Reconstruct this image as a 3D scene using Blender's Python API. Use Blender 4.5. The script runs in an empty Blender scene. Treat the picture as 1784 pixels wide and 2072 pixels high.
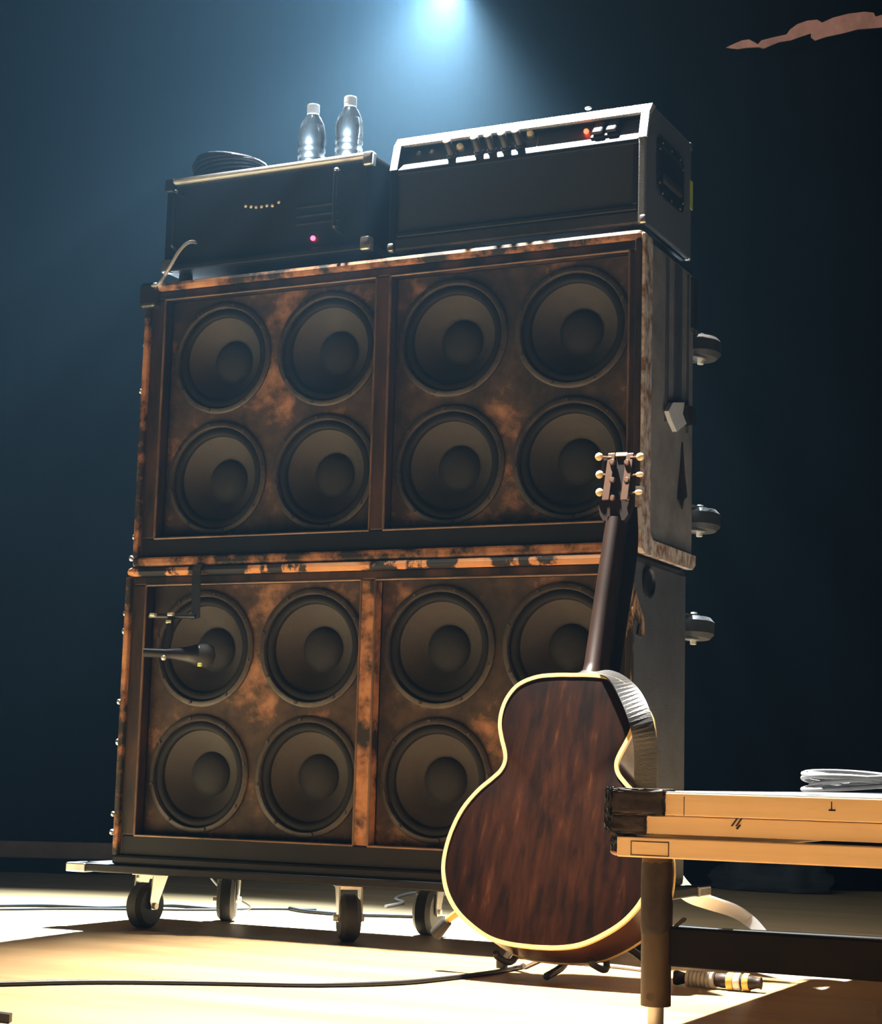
import bpy, bmesh, math, random
from mathutils import Vector as V, Matrix, Euler
random.seed(7)
sc = bpy.context.scene
COL = sc.collection
rad = math.radians

# ------------------------------------------------------------------ camera
IW, IH, FPX = 1784.0, 2072.0, 3700.0
CAM_LOC = V((2.466, -3.405, .356))
CAM_ROT = Euler((rad(98.165), rad(-1.518), rad(25.926)), 'XYZ')
cd = bpy.data.cameras.new('camera'); cam = bpy.data.objects.new('camera', cd); COL.objects.link(cam)
cam.location = CAM_LOC; cam.rotation_euler = CAM_ROT
cd.sensor_fit = 'HORIZONTAL'; cd.sensor_width = 36.0; cd.lens = FPX / IW * 36.0
cd.clip_start = .05; cd.clip_end = 100
sc.camera = cam
MC = CAM_ROT.to_matrix()

def ray(u, v): return MC @ V(((u - IW/2)/FPX, -(v - IH/2)/FPX, -1.0))
def on(u, v, n, d):
    r = ray(u, v); return CAM_LOC + r*((d - n.dot(CAM_LOC))/n.dot(r))
def onz(u, v, z=0.0): return on(u, v, V((0, 0, 1)), z)
def ony(u, v, y=0.0): return on(u, v, V((0, 1, 0)), y)
def onx(u, v, x=0.0): return on(u, v, V((1, 0, 0)), x)

# ------------------------------------------------------------------ world, haze, lights
HAZE = .0009
w = bpy.data.worlds.new('world'); sc.world = w; w.use_nodes = True
nt = w.node_tree; nt.nodes.clear()
wo = nt.nodes.new('ShaderNodeOutputWorld')
bg = nt.nodes.new('ShaderNodeBackground'); bg.inputs[0].default_value = (0, 0, 0, 1); bg.inputs[1].default_value = 0.0
# thin, even stage smoke
vs = nt.nodes.new('ShaderNodeVolumeScatter'); vs.inputs['Color'].default_value = (.44, .75, 1, 1); vs.inputs['Anisotropy'].default_value = .5
vs.inputs['Density'].default_value = HAZE
nt.links.new(bg.outputs[0], wo.inputs['Surface']); nt.links.new(vs.outputs[0], wo.inputs['Volume'])

def spot(name, loc, target, power, col, ang, blend, size):
    l = bpy.data.lights.new(name, 'SPOT'); o = bpy.data.objects.new(name, l); COL.objects.link(o)
    l.energy = power; l.color = col; l.spot_size = rad(ang); l.spot_blend = blend; l.shadow_soft_size = size
    o.location = loc; o.rotation_euler = (V(target) - V(loc)).to_track_quat('-Z', 'Y').to_euler()
    return o
# blue-white beam from the lighting bar behind the amplifiers, over them towards stage front
spot('back_spot', ony(905, -48, 1.9), (-.05, -1.0, .35), 8500, (.62, .84, 1.0), 66, .7, .05)
# added tighter lamp beside it, strengthens the core of the haze glow
spot('glow_fill', ony(915, -38, 1.85), (.32, .6, 1.5), 16000, (.84, .94, 1.0), 46, 1.0, .05)
# white down light over the front of the amplifiers
spot('down_spot', (.15, .06, 4.3), (1.6, -.5, 0), 7600, (1.0, .95, .86), 42, 1.0, .06)
# added narrow pinkish lamp with no visible source, brightens the streak on the backdrop
spot('streak_fill', (1.2, -1.5, 4.4), tuple(on(1660, 58, V((.508, -.861, 0)), -2.03)), 150, (1.0, .72, .66), 13, .7, .04)

sc.cycles.max_bounces = 12; sc.cycles.diffuse_bounces = 4; sc.cycles.glossy_bounces = 4; sc.cycles.transmission_bounces = 12
vw = sc.view_settings
vw.view_transform = 'Standard'; vw.look = 'None'; vw.exposure = 0.0; vw.gamma = 1.0; vw.use_curve_mapping = False

# ------------------------------------------------------------------ materials
MAT = {}
def base_mat(name):
    m = bpy.data.materials.new(name); m.use_nodes = True; MAT[name] = m
    n = m.node_tree; return m, n, n.nodes['Principled BSDF']
def noise(n, scale, detail=4, rough=.6, stretch=(1, 1, 1), coord='Object'):
    tc = n.nodes.new('ShaderNodeTexCoord'); mp = n.nodes.new('ShaderNodeMapping'); mp.inputs['Scale'].default_value = stretch
    t = n.nodes.new('ShaderNodeTexNoise'); t.inputs['Scale'].default_value = scale; t.inputs['Detail'].default_value = detail
    t.inputs['Roughness'].default_value = rough
    n.links.new(tc.outputs[coord], mp.inputs[0]); n.links.new(mp.outputs[0], t.inputs['Vector']); return t
def ramp(n, src, stops):
    r = n.nodes.new('ShaderNodeValToRGB'); e = r.color_ramp.elements
    while len(e) < len(stops): e.new(.5)
    for k, (p, c) in enumerate(stops): e[k].position = p; e[k].color = (*c, 1)
    n.links.new(src, r.inputs[0]); return r
def plain(name, col, rough=.5, metal=0, bump=0, bscale=200, var=0, vscale=8, spec=.5):
    m, n, p = base_mat(name); p.inputs['Specular IOR Level'].default_value = spec
    p.inputs['Roughness'].default_value = rough; p.inputs['Metallic'].default_value = metal
    if var:
        r = ramp(n, noise(n, vscale).outputs[0], [(.3, tuple(c*(1-var) for c in col)), (.7, tuple(min(1, c*(1+var)) for c in col))])
        n.links.new(r.outputs[0], p.inputs['Base Color'])
    else: p.inputs['Base Color'].default_value = (*col, 1)
    if bump:
        b = n.nodes.new('ShaderNodeBump'); b.inputs['Strength'].default_value = bump; b.inputs['Distance'].default_value = .002
        n.links.new(noise(n, bscale, 2).outputs[0], b.inputs['Height']); n.links.new(b.outputs[0], p.inputs['Normal'])
    return m
def worn(name, c0, c1, lo, hi, scale, stretch=(1, 1, 1), rough=.55, c2=None, bump=.2, spec=.25):
    m, n, p = base_mat(name); p.inputs['Roughness'].default_value = rough; p.inputs['Specular IOR Level'].default_value = spec
    t = noise(n, scale, 6, .65, stretch)
    st = [(lo, c0), (hi, c1)] + ([(min(1, hi+.12), c2)] if c2 else [])
    n.links.new(ramp(n, t.outputs[0], st).outputs[0], p.inputs['Base Color'])
    b = n.nodes.new('ShaderNodeBump'); b.inputs['Strength'].default_value = bump; b.inputs['Distance'].default_value = .002
    n.links.new(t.outputs[0], b.inputs['Height']); n.links.new(b.outputs[0], p.inputs['Normal']); return m
def emit(name, col, s):
    m, n, p = base_mat(name); p.inputs['Base Color'].default_value = (*col, 1)
    p.inputs['Emission Color'].default_value = (*col, 1); p.inputs['Emission Strength'].default_value = s; return m
def clear(name, col, ior, rough=0.0):
    m, n, p = base_mat(name); p.inputs['Base Color'].default_value = (*col, 1); p.inputs['Transmission Weight'].default_value = 1
    p.inputs['IOR'].default_value = ior; p.inputs['Roughness'].default_value = rough; return m

plain('tolex', (.018, .019, .021), .45, bump=.5, bscale=420)
plain('tolex_grey', (.055, .058, .066), .6, bump=.5, bscale=380, var=.25, vscale=14)
plain('tolex_amp_lit', (.11, .12, .135), .6, bump=.6, bscale=420)
plain('tolex_side', (.21, .185, .165), .65, bump=.4, bscale=300, var=.35, vscale=10)
plain('black_paint', (.008, .008, .0085), .5, var=.3, spec=.2)
plain('matte_black', (.006, .006, .0065), .9, spec=0)
plain('cloth_black', (.012, .013, .014), .75, bump=.3, bscale=600)
plain('black_metal', (.02, .02, .022), .35, .3)
plain('rubber', (.018, .017, .016), .7, bump=.3, bscale=90)
plain('steel', (.62, .60, .56), .32, .9, var=.15, vscale=30)
plain('zinc', (.66, .63, .56), .45, .6, var=.2, vscale=25)
plain('chrome', (.8, .8, .8), .15, 1)
plain('cone', (.036, .031, .027), .75, bump=.2, bscale=120, var=.15, vscale=12)
plain('surround', (.009, .0085, .008), .6, spec=.2)
plain('speaker_rim', (.045, .036, .03), .5, .2, var=.4, vscale=30)
plain('dust_cap', (.010, .0095, .009), .8, bump=.2, bscale=160)
worn('edge_wood', (.02, .017, .015), (.38, .17, .08), .44, .56, 9, (1, 1, 1), .6, (.5, .26, .13))
worn('edge_torn', (.016, .015, .015), (.56, .25, .1), .47, .5, 7, (1, 1, .4), .6, (.6, .3, .14))
worn('edge_mottled', (.2, .1, .05), (.55, .46, .38), .38, .56, 42, (1, 1, .7), .7, (.62, .6, .57))
worn('edge_tan', (.025, .02, .016), (.42, .24, .12), .46, .53, 12, (1, 1, .5), .65, (.45, .38, .3))
worn('baffle', (.026, .021, .018), (.07, .045, .031), .42, .55, 6, (1, 1, 1), .7, (.34, .17, .095), .1)
worn('frame_wood', (.011, .009, .008), (.06, .03, .018), .42, .62, 10, (1, 1, .25), .5)
plain('bead', (.14, .085, .055), .35, .2, var=.6, vscale=9)
worn('guitar_back', (.009, .003, .0014), (.036, .0105, .0034), .36, .62, 16, (3.5, 1, .6), .3, (.095, .034, .012), .05, .4)
worn('guitar_side', (.04, .014, .007), (.1, .035, .014), .4, .7, 6, (1, 1, 1), .3)
# sunburst: the lacquer is darker towards the rim
bk = MAT['guitar_back'].node_tree; pb = bk.nodes['Principled BSDF']; src = pb.inputs['Base Color'].links[0].from_socket
tc = bk.nodes.new('ShaderNodeTexCoord'); mp = bk.nodes.new('ShaderNodeMapping'); mp.inputs['Location'].default_value = (0, -.12, -.75); mp.inputs['Scale'].default_value = (4.6, 1, 3.0)
ln = bk.nodes.new('ShaderNodeVectorMath'); ln.operation = 'LENGTH'; bk.links.new(tc.outputs['Object'], mp.inputs[0]); bk.links.new(mp.outputs[0], ln.inputs[0])
rr_ = ramp(bk, ln.outputs['Value'], [(.35, (1, 1, 1)), (.95, (.34, .26, .22))]); mxn = bk.nodes.new('ShaderNodeMixRGB'); mxn.blend_type = 'MULTIPLY'; mxn.inputs[0].default_value = 1
bk.links.new(src, mxn.inputs[1]); bk.links.new(rr_.outputs[0], mxn.inputs[2]); bk.links.new(mxn.outputs[0], pb.inputs['Base Color'])
plain('binding', (.82, .58, .22), .35, var=.15, vscale=6)
plain('spruce', (.5, .28, .1), .3)
plain('neck_wood', (.018, .008, .005), .45, var=.3, spec=.25)
plain('ivory', (.9, .68, .36), .3)
plain('tuner_metal', (.16, .09, .06), .35, .8)
plain('leather', (.006, .0035, .003), .7, bump=.3, bscale=80, var=.3, vscale=20, spec=.15)
plain('strap_web', (.016, .0155, .016), .4, bump=.25, bscale=300, spec=.6)
worn('aluminium', (.58, .39, .21), (.74, .52, .3), .3, .6, 3, (.3, 1, 6), .42, None, .05)
plain('gaffer', (.022, .014, .01), .55, bump=.9, bscale=40, var=.5, vscale=20, spec=.25)
plain('gaffer_shiny', (.02, .02, .02), .25, bump=.8, bscale=60)
worn('pipe', (.04, .026, .012), (.085, .055, .025), .35, .65, 9, (1, 1, .5), .5)
plain('deck_black', (.12, .12, .12), .5, bump=.4, bscale=60)
plain('bar_dark', (.006, .004, .0025), .6, var=.3, spec=.08)
plain('cable_black', (.012, .012, .014), .45)
plain('cable_grey', (.3, .31, .33), .4)
plain('cable_white', (.75, .68, .6), .5)
plain('white_plastic', (.9, .9, .9), .35)
plain('yellow_tube', (.7, .45, .1), .4)
plain('tape_yellow', (.55, .65, .12), .5)
plain('lit_silver', (.55, .56, .57), .4, .3, bump=.4, bscale=200)  # pale grey carrying the highlights of amplifier edges and knob caps
plain('panel_grey', (.085, .088, .092), .45, .2)
plain('tape_white', (.6, .6, .58), .6, bump=.5, bscale=60)
plain('led_white', (.8, .7, .5), .4)
plain('backdrop', (.003, .005, .008), .9, var=.25, vscale=2, spec=0)
plain('pink_streak', (.62, .36, .3), .8, var=.25, vscale=9)  # colour of the light streak on the backdrop
plain('plank_brown', (.12, .075, .045), .6, var=.3)
emit('lamp_red', (1, .03, .06), 14)
emit('lamp_orange', (1, .06, .02), 8)
plain('jewel_cream', (.9, .75, .45), .3)
clear('pet', (.97, .99, 1), 1.4, .14); clear('water', (.97, .99, 1), 1.33, .1)
# stage floor: warm brown painted boards, scuffed
m, n, p = base_mat('stage_floor'); p.inputs['Roughness'].default_value = .42
t = noise(n, 3, 6, .65, (.25, 2.2, 1)); r = ramp(n, t.outputs[0], [(.3, (.34, .2, .085)), (.7, (.55, .36, .175))])
n.links.new(r.outputs[0], p.inputs['Base Color'])

# ------------------------------------------------------------------ mesh helpers
class MB:
    def __init__(s): s.bm = bmesh.new()
    def _merge(s, b):
        me = bpy.data.meshes.new('tmp'); b.to_mesh(me); b.free(); s.bm.from_mesh(me); bpy.data.meshes.remove(me); return s
    def box(s, lo, hi, bev=0, seg=2, mat=None):
        b = bmesh.new(); bmesh.ops.create_cube(b, size=1)
        lo, hi = V(lo), V(hi)
        for v in b.verts: v.co = V(((lo[i]+hi[i])/2 + v.co[i]*(hi[i]-lo[i]) for i in range(3)))
        if bev: bmesh.ops.bevel(b, geom=list(b.edges), offset=bev, segments=seg, profile=.5, affect='EDGES')
        if mat: bmesh.ops.transform(b, matrix=mat, verts=b.verts)
        return s._merge(b)
    def cyl(s, p0, p1, r0, r1=None, seg=20, bev=0):
        p0, p1 = V(p0), V(p1); d = p1 - p0; b = bmesh.new()
        bmesh.ops.create_cone(b, cap_ends=True, segments=seg, radius1=r0, radius2=r0 if r1 is None else r1, depth=d.length)
        if bev: bmesh.ops.bevel(b, geom=[e for e in b.edges if len(e.link_faces) == 2 and any(len(f.verts) > 4 for f in e.link_faces)], offset=bev, segments=2, profile=.5, affect='EDGES')
        mx = Matrix.Translation((p0+p1)/2) @ d.to_track_quat('Z', 'Y').to_matrix().to_4x4()
        bmesh.ops.transform(b, matrix=mx, verts=b.verts); return s._merge(b)
    def sphere(s, c, r, sc3=(1, 1, 1), u=14, v=9):
        b = bmesh.new(); bmesh.ops.create_uvsphere(b, u_segments=u, v_segments=v, radius=r)
        for q in b.verts: q.co = V(c) + V((q.co[i]*sc3[i] for i in range(3)))
        return s._merge(b)
    def lathe(s, prof, c, axis=(0, 0, 1), seg=36):
        """prof: (r, h) pairs along axis"""
        bm = s.bm; q = V(axis).to_track_quat('Z', 'Y').to_matrix(); c = V(c); rings = []
        for r, h in prof:
            if r < 1e-6: rings.append([bm.verts.new(c + q @ V((0, 0, h)))])
            else: rings.append([bm.verts.new(c + q @ V((r*math.cos(2*math.pi*k/seg), r*math.sin(2*math.pi*k/seg), h))) for k in range(seg)])
        for a, b in zip(rings, rings[1:]):
            for k in range(seg):
                k2 = (k+1) % seg
                if len(a) == 1 and len(b) == 1: continue
                if len(a) == 1: bm.faces.new((a[0], b[k], b[k2]))
                elif len(b) == 1: bm.faces.new((a[k], a[k2], b[0]))
                else: bm.faces.new((a[k], a[k2], b[k2], b[k]))
        return s
    def tube(s, pts, r, seg=8, smooth=6, closed=False):
        pts = [V(p) for p in pts]
        if smooth: pts = catmull(pts, smooth)
        bm = s.bm; rings = []; up = V((0, 0, 1))
        for i, p in enumerate(pts):
            t = (pts[min(i+1, len(pts)-1)] - pts[max(i-1, 0)]).normalized()
            a = t.cross(up)
            if a.length < .05: a = t.cross(V((1, 0, 0)))
            a.normalize(); b = a.cross(t)
            rr = r(i/(len(pts)-1)) if callable(r) else r
            rings.append([bm.verts.new(p + (a*math.cos(2*math.pi*k/seg) + b*math.sin(2*math.pi*k/seg))*rr) for k in range(seg)])
        for a, b in zip(rings, rings[1:]):
            for k in range(seg): bm.faces.new((a[k], a[(k+1) % seg], b[(k+1) % seg], b[k]))
        bm.faces.new(rings[0]); bm.faces.new(rings[-1][::-1]); return s
    def prism(s, pts, d):
        """closed outline of 3D points, extruded by vector d"""
        bm = s.bm; a = [bm.verts.new(V(p)) for p in pts]; b = [bm.verts.new(V(p)+V(d)) for p in pts]
        bm.faces.new(a[::-1]); bm.faces.new(b)
        for k in range(len(a)): bm.faces.new((a[k], a[(k+1) % len(a)], b[(k+1) % len(a)], b[k]))
        return s
    def ribbon(s, pts, wid, th=.003, smooth=6):
        """pts: (point, width direction)"""
        P = catmull([V(p) for p, _ in pts], smooth); D = catmull([V(d) for _, d in pts], smooth); bm = s.bm; R = []
        for i, p in enumerate(P):
            t = (P[min(i+1, len(P)-1)] - P[max(i-1, 0)]).normalized(); d = (D[i] - t*D[i].dot(t)).normalized(); nrm = t.cross(d)
            ww = wid(i/(len(P)-1)) if callable(wid) else wid
            R.append([bm.verts.new(p + d*(a*ww/2) + nrm*(b*th/2)) for a, b in ((-1, -1), (1, -1), (1, 1), (-1, 1))])
        for a, b in zip(R, R[1:]):
            for k in range(4): bm.faces.new((a[k], a[(k+1) % 4], b[(k+1) % 4], b[k]))
        bm.faces.new(R[0]); bm.faces.new(R[-1][::-1]); return s
    def build(s, name, mat, parent=None, smooth=None):
        bm = s.bm; bmesh.ops.recalc_face_normals(bm, faces=bm.faces)
        off = V((0, 0, 0))
        q = parent
        while q is not None: off += q.location; q = q.parent
        for v in bm.verts: v.co -= off
        me = bpy.data.meshes.new(name); bm.to_mesh(me); bm.free()
        o = bpy.data.objects.new(name, me); COL.objects.link(o); o.parent = parent
        me.materials.append(MAT[mat])
        if smooth is not None:
            me.polygons.foreach_set('use_smooth', [True]*len(me.polygons))
            me.set_sharp_from_angle(angle=rad(smooth))
        return o
def catmull(P, k):
    out = []; n = len(P)
    for i in range(n-1):
        p0, p1, p2, p3 = P[max(i-1, 0)], P[i], P[i+1], P[min(i+2, n-1)]
        for j in range(k):
            t = j/k; out.append(.5*((2*p1) + (p2-p0)*t + (2*p0-5*p1+4*p2-p3)*t*t + (3*p1-p0-3*p2+p3)*t**3))
    out.append(P[-1]); return out
def thing(name, loc, label, cat, group=None):
    o = bpy.data.objects.new(name, None); COL.objects.link(o); o.location = V(loc); o.empty_display_size = .05
    return tag(o, label, cat, group)
def tag(o, label=None, cat=None, group=None, kind=None):
    for k, v in (('label', label), ('category', cat), ('group', group), ('kind', kind)):
        if v: o[k] = v
    return o
def rebase(o):
    """put a single-mesh thing's origin at the base of its mesh"""
    me = o.data; xs = [v.co.copy() for v in me.vertices]
    c = V(((min(p[0] for p in xs)+max(p[0] for p in xs))/2, (min(p[1] for p in xs)+max(p[1] for p in xs))/2, min(p[2] for p in xs)))
    for v in me.vertices: v.co -= c
    o.location = c; return o

# ------------------------------------------------------------------ the setting
f = MB(); f.box((-7, -4.5, -.1), (7, 8, 0)); tag(f.build('floor', 'stage_floor'), kind='structure')
W1, W2 = V((-1.36, 1.56, 0)), V((.775, 2.82, 0)); WD = (W2-W1).normalized(); WN = V((WD.y, -WD.x, 0))   # WN faces the camera
b = MB(); NW = 420; v0 = []
for k in range(NW+1):
    s = -4 + 10*k/NW; fold = .012*math.sin(s*17) + .006*math.sin(s*41+1)
    p = W1 + WD*s + WN*fold; v0.append((b.bm.verts.new(p), b.bm.verts.new(p + V((0, 0, 5.0)))))
for a, c in zip(v0, v0[1:]): b.bm.faces.new((a[0], c[0], c[1], a[1]))
tag(b.build('wall_back', 'backdrop', smooth=60), kind='structure')
def on_wall(u, v, off=0): return on(u, v, WN, WN.dot(W1) + off)
# low brown board at the foot of the backdrop
t = MB(); p0 = on_wall(-120, 1716, .06); p1 = on_wall(330, 1722, .06)
mx = Matrix.Translation(V((p0.x, p0.y, 0))) @ Matrix.Rotation(math.atan2(WD.y, WD.x), 4, 'Z')
t.box((-1.2, -.012, .05), ((p1-p0).length, .012, .105), .004, mat=mx)
tag(t.build('trim_1', 'plank_brown'), kind='structure')
# pinkish streak of light on the backdrop, put in as a thin coloured strip
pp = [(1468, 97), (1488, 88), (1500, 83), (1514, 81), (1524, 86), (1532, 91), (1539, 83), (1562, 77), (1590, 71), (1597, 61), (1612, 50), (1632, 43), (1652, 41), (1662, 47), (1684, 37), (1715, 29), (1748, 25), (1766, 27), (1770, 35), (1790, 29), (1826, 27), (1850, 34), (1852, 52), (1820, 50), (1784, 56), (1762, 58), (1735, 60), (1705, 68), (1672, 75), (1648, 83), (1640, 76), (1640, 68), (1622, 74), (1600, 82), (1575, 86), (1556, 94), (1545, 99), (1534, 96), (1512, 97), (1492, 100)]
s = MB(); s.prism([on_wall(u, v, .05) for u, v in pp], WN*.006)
tag(rebase(s.build('light_streak', 'pink_streak')), 'ragged pinkish streak of light high on the dark backdrop, modelled as a strip', 'light streak')

# ------------------------------------------------------------------ speaker cabinets
CW, CH, CDp = 1.22, .664, .336
Z0 = .139; Z1 = Z0 + CH + .002
SPX = (.19, .468, .775, 1.053); SPZ = (.204, .482)
RB = .048      # recess of the baffle

def caster(root, c, ax, h, r=.044, wd=.03, fork=(0, 0, 1), swivel=(.0, .0), plate=(.034, .028), fmat='steel'):
    """wheel hub at c, axle direction ax, fork reaching along `fork` by h to its plate"""
    c, ax, fk = V(c), V(ax).normalized(), V(fork).normalized()
    top = c + fk*h + V((swivel[0], swivel[1], 0))
    g = MB(); sd = fk.cross(ax).normalized()
    mx = Matrix.Translation(top) @ Matrix((ax, sd, fk)).transposed().to_4x4()
    g.box((-plate[0], -plate[1], -.005), (plate[0], plate[1], 0), .0015, mat=mx)
    cr = g.build('caster', 'zinc', root)
    wl = MB(); wl.lathe([(.0, -wd/2), (r*.8, -wd/2), (r, -wd*.28), (r*1.0, wd*.28), (r*.8, wd/2), (0, wd/2)], c, ax, 28)
    wl.build('wheel', 'rubber', cr, 40)
    fb = MB()
    for sgn in (-1, 1):
        q = c + ax*(sgn*(wd/2 + .003))
        out = [q - sd*.010 - fk*.008, q + sd*.010 - fk*.008, q + sd*.016 + fk*.012, top + ax*(sgn*(wd/2+.003)) + sd*.026 - fk*.005, top + ax*(sgn*(wd/2+.003)) - sd*.026 - fk*.005, q - sd*.016 + fk*.012]
        fb.prism(out, ax*.0035)
    fb.box((-wd/2-.004, -.022, -.012), (wd/2+.004, .022, -.005), mat=mx)
    fb.build('fork', 'steel', cr)
    a = MB(); a.cyl(c - ax*(wd/2+.012), c + ax*(wd/2+.012), .007, seg=12); a.build('axle', 'zinc', cr, 40)
    return cr

def speaker(root, x, y, z, rot):
    """one driver seen from the front; y is the baffle face"""
    ax = (0, -1, 0)
    r = MB(); r.lathe([(.1165, -.004), (.1165, .004), (.119, .0075), (.127, .0075), (.130, .005), (.130, -.001)], (x, y, z), ax, 48)
    for k in range(8):
        a = rot + k*math.pi/4; r.cyl((x+.123*math.cos(a), y-.007, z+.123*math.sin(a)), (x+.123*math.cos(a), y-.0105, z+.123*math.sin(a)), .0036, seg=8)
    s = r.build('speaker', 'speaker_rim', root, 40)
    q = MB(); prof = [(.1175, -.004)]
    for k in range(9):
        a = math.pi*k/8; prof.append((.107 + .0095*math.cos(a), .0035*math.sin(a)*1.6 - .004))
    prof.append((.096, -.008)); q.lathe(prof, (x, y, z), ax, 48); q.build('surround', 'surround', s, 60)
    q = MB(); q.lathe([(.0985, -.006), (.094, -.0105), (.08, -.022), (.062, -.038), (.043, -.056), (.0, -.058)], (x, y, z), ax, 48); q.build('cone', 'cone', s, 60)
    q = MB(); q.lathe([(.050, -.050), (.047, -.0435), (.036, -.0365), (.021, -.032), (0, -.0305)], (x, y, z), ax, 32); q.build('dust_cap', 'dust_cap', s, 60)

def baffle(root, x0, x1, z0, z1, y, cx, cz):
    m = MB(); bm = m.bm; xs = [x0, (cx[0]+cx[1])/2, x1]; zs = [z0, (cz[0]+cz[1])/2, z1]; N = 48
    for i in range(2):
        for j in range(2):
            c = V((cx[i], y, cz[j])); lo = (xs[i], zs[j]); hi = (xs[i+1], zs[j+1]); inn = []; out = []; inb = []
            for k in range(N):
                a = 2*math.pi*k/N + math.pi/4; dx, dz = math.cos(a), math.sin(a)
                inn.append(bm.verts.new(c + V((dx*.1185, 0, dz*.1185)))); inb.append(bm.verts.new(c + V((dx*.1185, .018, dz*.1185))))
                # square with the same corner angles
                mm = max(abs(dx), abs(dz)); ux, uz = dx/mm, dz/mm
                out.append(bm.verts.new((c.x + (hi[0]-c.x if ux > 0 else c.x-lo[0])*ux, y, c.z + (hi[1]-c.z if uz > 0 else c.z-lo[1])*uz)))
            for k in range(N):
                k2 = (k+1) % N; bm.faces.new((inn[k], inn[k2], out[k2], out[k])); bm.faces.new((inn[k], inn[k2], inb[k2], inb[k]))
    bmesh.ops.remove_doubles(bm, verts=bm.verts, dist=1e-5)
    return m.build('baffle', 'baffle', root)

def rounded_rect(cy, cz, hy, hz, r, n=6):
    o = []
    for sx, sz, a0 in ((1, 1, 0), (-1, 1, 90), (-1, -1, 180), (1, -1, 270)):
        for k in range(n+1):
            a = rad(a0 + 90*k/n); o.append((cy + sx*(hy-r) + r*math.cos(a), cz + sz*(hz-r) + r*math.sin(a)))
    return o

def cabinet(x, y, z, label, upper):
    root = thing('speaker_cabinet', (x+CW/2, y+CDp/2, z), label, 'speaker cabinet', 'stacked eight-speaker cabinets')
    T = .02; sidemat = 'tolex_side' if upper else 'tolex_grey'
    def box(name, lo, hi, mat, bev=0, par=root): return MB().box((x+lo[0], y+lo[1], z+lo[2]), (x+hi[0], y+hi[1], z+hi[2]), bev).build(name, mat, par)
    # shell panels
    box('top_panel', (0, .012, CH-T), (CW, CDp, CH), 'tolex', .006)
    box('bottom_panel', (0, .012, 0), (CW, CDp, T), 'tolex', .006)
    box('side_panel', (0, .012, T*.5), (T, CDp, CH-T*.5), 'tolex', .003)
    box('side_panel', (CW-T, .012, T*.5), (CW, CDp, CH-T*.5), sidemat, .003)
    box('back_panel', (T, CDp-.015, T), (CW-T, CDp-.003, CH-T), 'tolex')
    # front edges of the shell, worn to the wood
    em = 'edge_wood' if upper else 'edge_torn'
    box('edge_rail', (0, 0, CH-T), (CW, .022, CH), em, .0095)
    box('edge_rail', (0, 0, 0), (CW, .02, T+.002), 'edge_wood' if upper else 'black_paint', .006)
    box('edge_rail', (0, 0, T), (.014, .02, CH-T), 'edge_wood', .004)
    box('edge_rail', (CW-.014, 0, T), (CW, .02, CH-T), 'frame_wood' if upper else 'edge_tan', .004)
    # black grille frame set inside the shell, with the centre post
    FY0, FY1 = .012, .046
    GX0, GX1, GZ0, GZ1 = .05, 1.19, .065, .624
    box('frame_rail', (T-.004, FY0, GZ1), (CW-T+.004, FY1, CH-T), 'frame_wood' , .003)
    box('frame_rail', (T-.004, FY0, T), (CW-T+.004, FY1, GZ0), 'black_paint', .003)
    box('frame_rail', (T-.006, FY0, GZ0), (GX0, FY1, GZ1), 'frame_wood', .003)
    box('frame_rail', (GX1, FY0, GZ0), (CW-T+.006, FY1, GZ1), 'frame_wood', .003)
    box('centre_post', (.604, FY0, GZ0), (.638, FY1, GZ1), 'edge_wood' if not upper else 'frame_wood', .003)
    for a, c in ((GX0, .604), (.638, GX1)):
        g = MB(); r = .003
        for p, q in (((a, GZ0), (c, GZ0)), ((c, GZ0), (c, GZ1)), ((c, GZ1), (a, GZ1)), ((a, GZ1), (a, GZ0))):
            g.cyl((x+p[0], y+FY0+.001, z+p[1]), (x+q[0], y+FY0+.001, z+q[1]), r, seg=8)
        g.build('beading', 'bead', root, 50)
    zz = [z+s for s in SPZ]
    for (a, c, cx) in ((GX0, .604, SPX[:2]), (.638, GX1, SPX[2:])):
        baffle(root, x+a, x+c, z+GZ0, z+GZ1, y+RB, [x+q for q in cx], zz)
    k = 0
    for sx in SPX:
        for sz in SPZ: speaker(root, x+sx, y+RB, z+sz, .2+.37*k); k += 1
    # rear casters on the right-hand end, axle upright
    for cz in ((.50, .115) if upper else (.545, .115)):
        c = (x+CW-.002, y+CDp+.06, z+cz)
        caster(root, c, (.0, .08, 1), .058, .045, .046, (0, -1, 0), (-.03, 0), (.03, .02))
    # small steel studs on the left edge
    for q in ((.41, .52, .07, .02) if upper else (.07, .11, .27, .36, .52, .56, .585)):
        MB().sphere((x-.005, y+random.uniform(.004, .02), z+q), random.uniform(.0055, .0078), (.8, 1, 1)).build('stud', 'steel', root, 60)
    return root

up = cabinet(.0105, .006, Z1, 'upper speaker cabinet with worn tan edges, lying on its side under both amplifiers', True)
lo = cabinet(0, 0, Z0, 'lower speaker cabinet with dark grey end, standing on the wheeled board', False)
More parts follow.
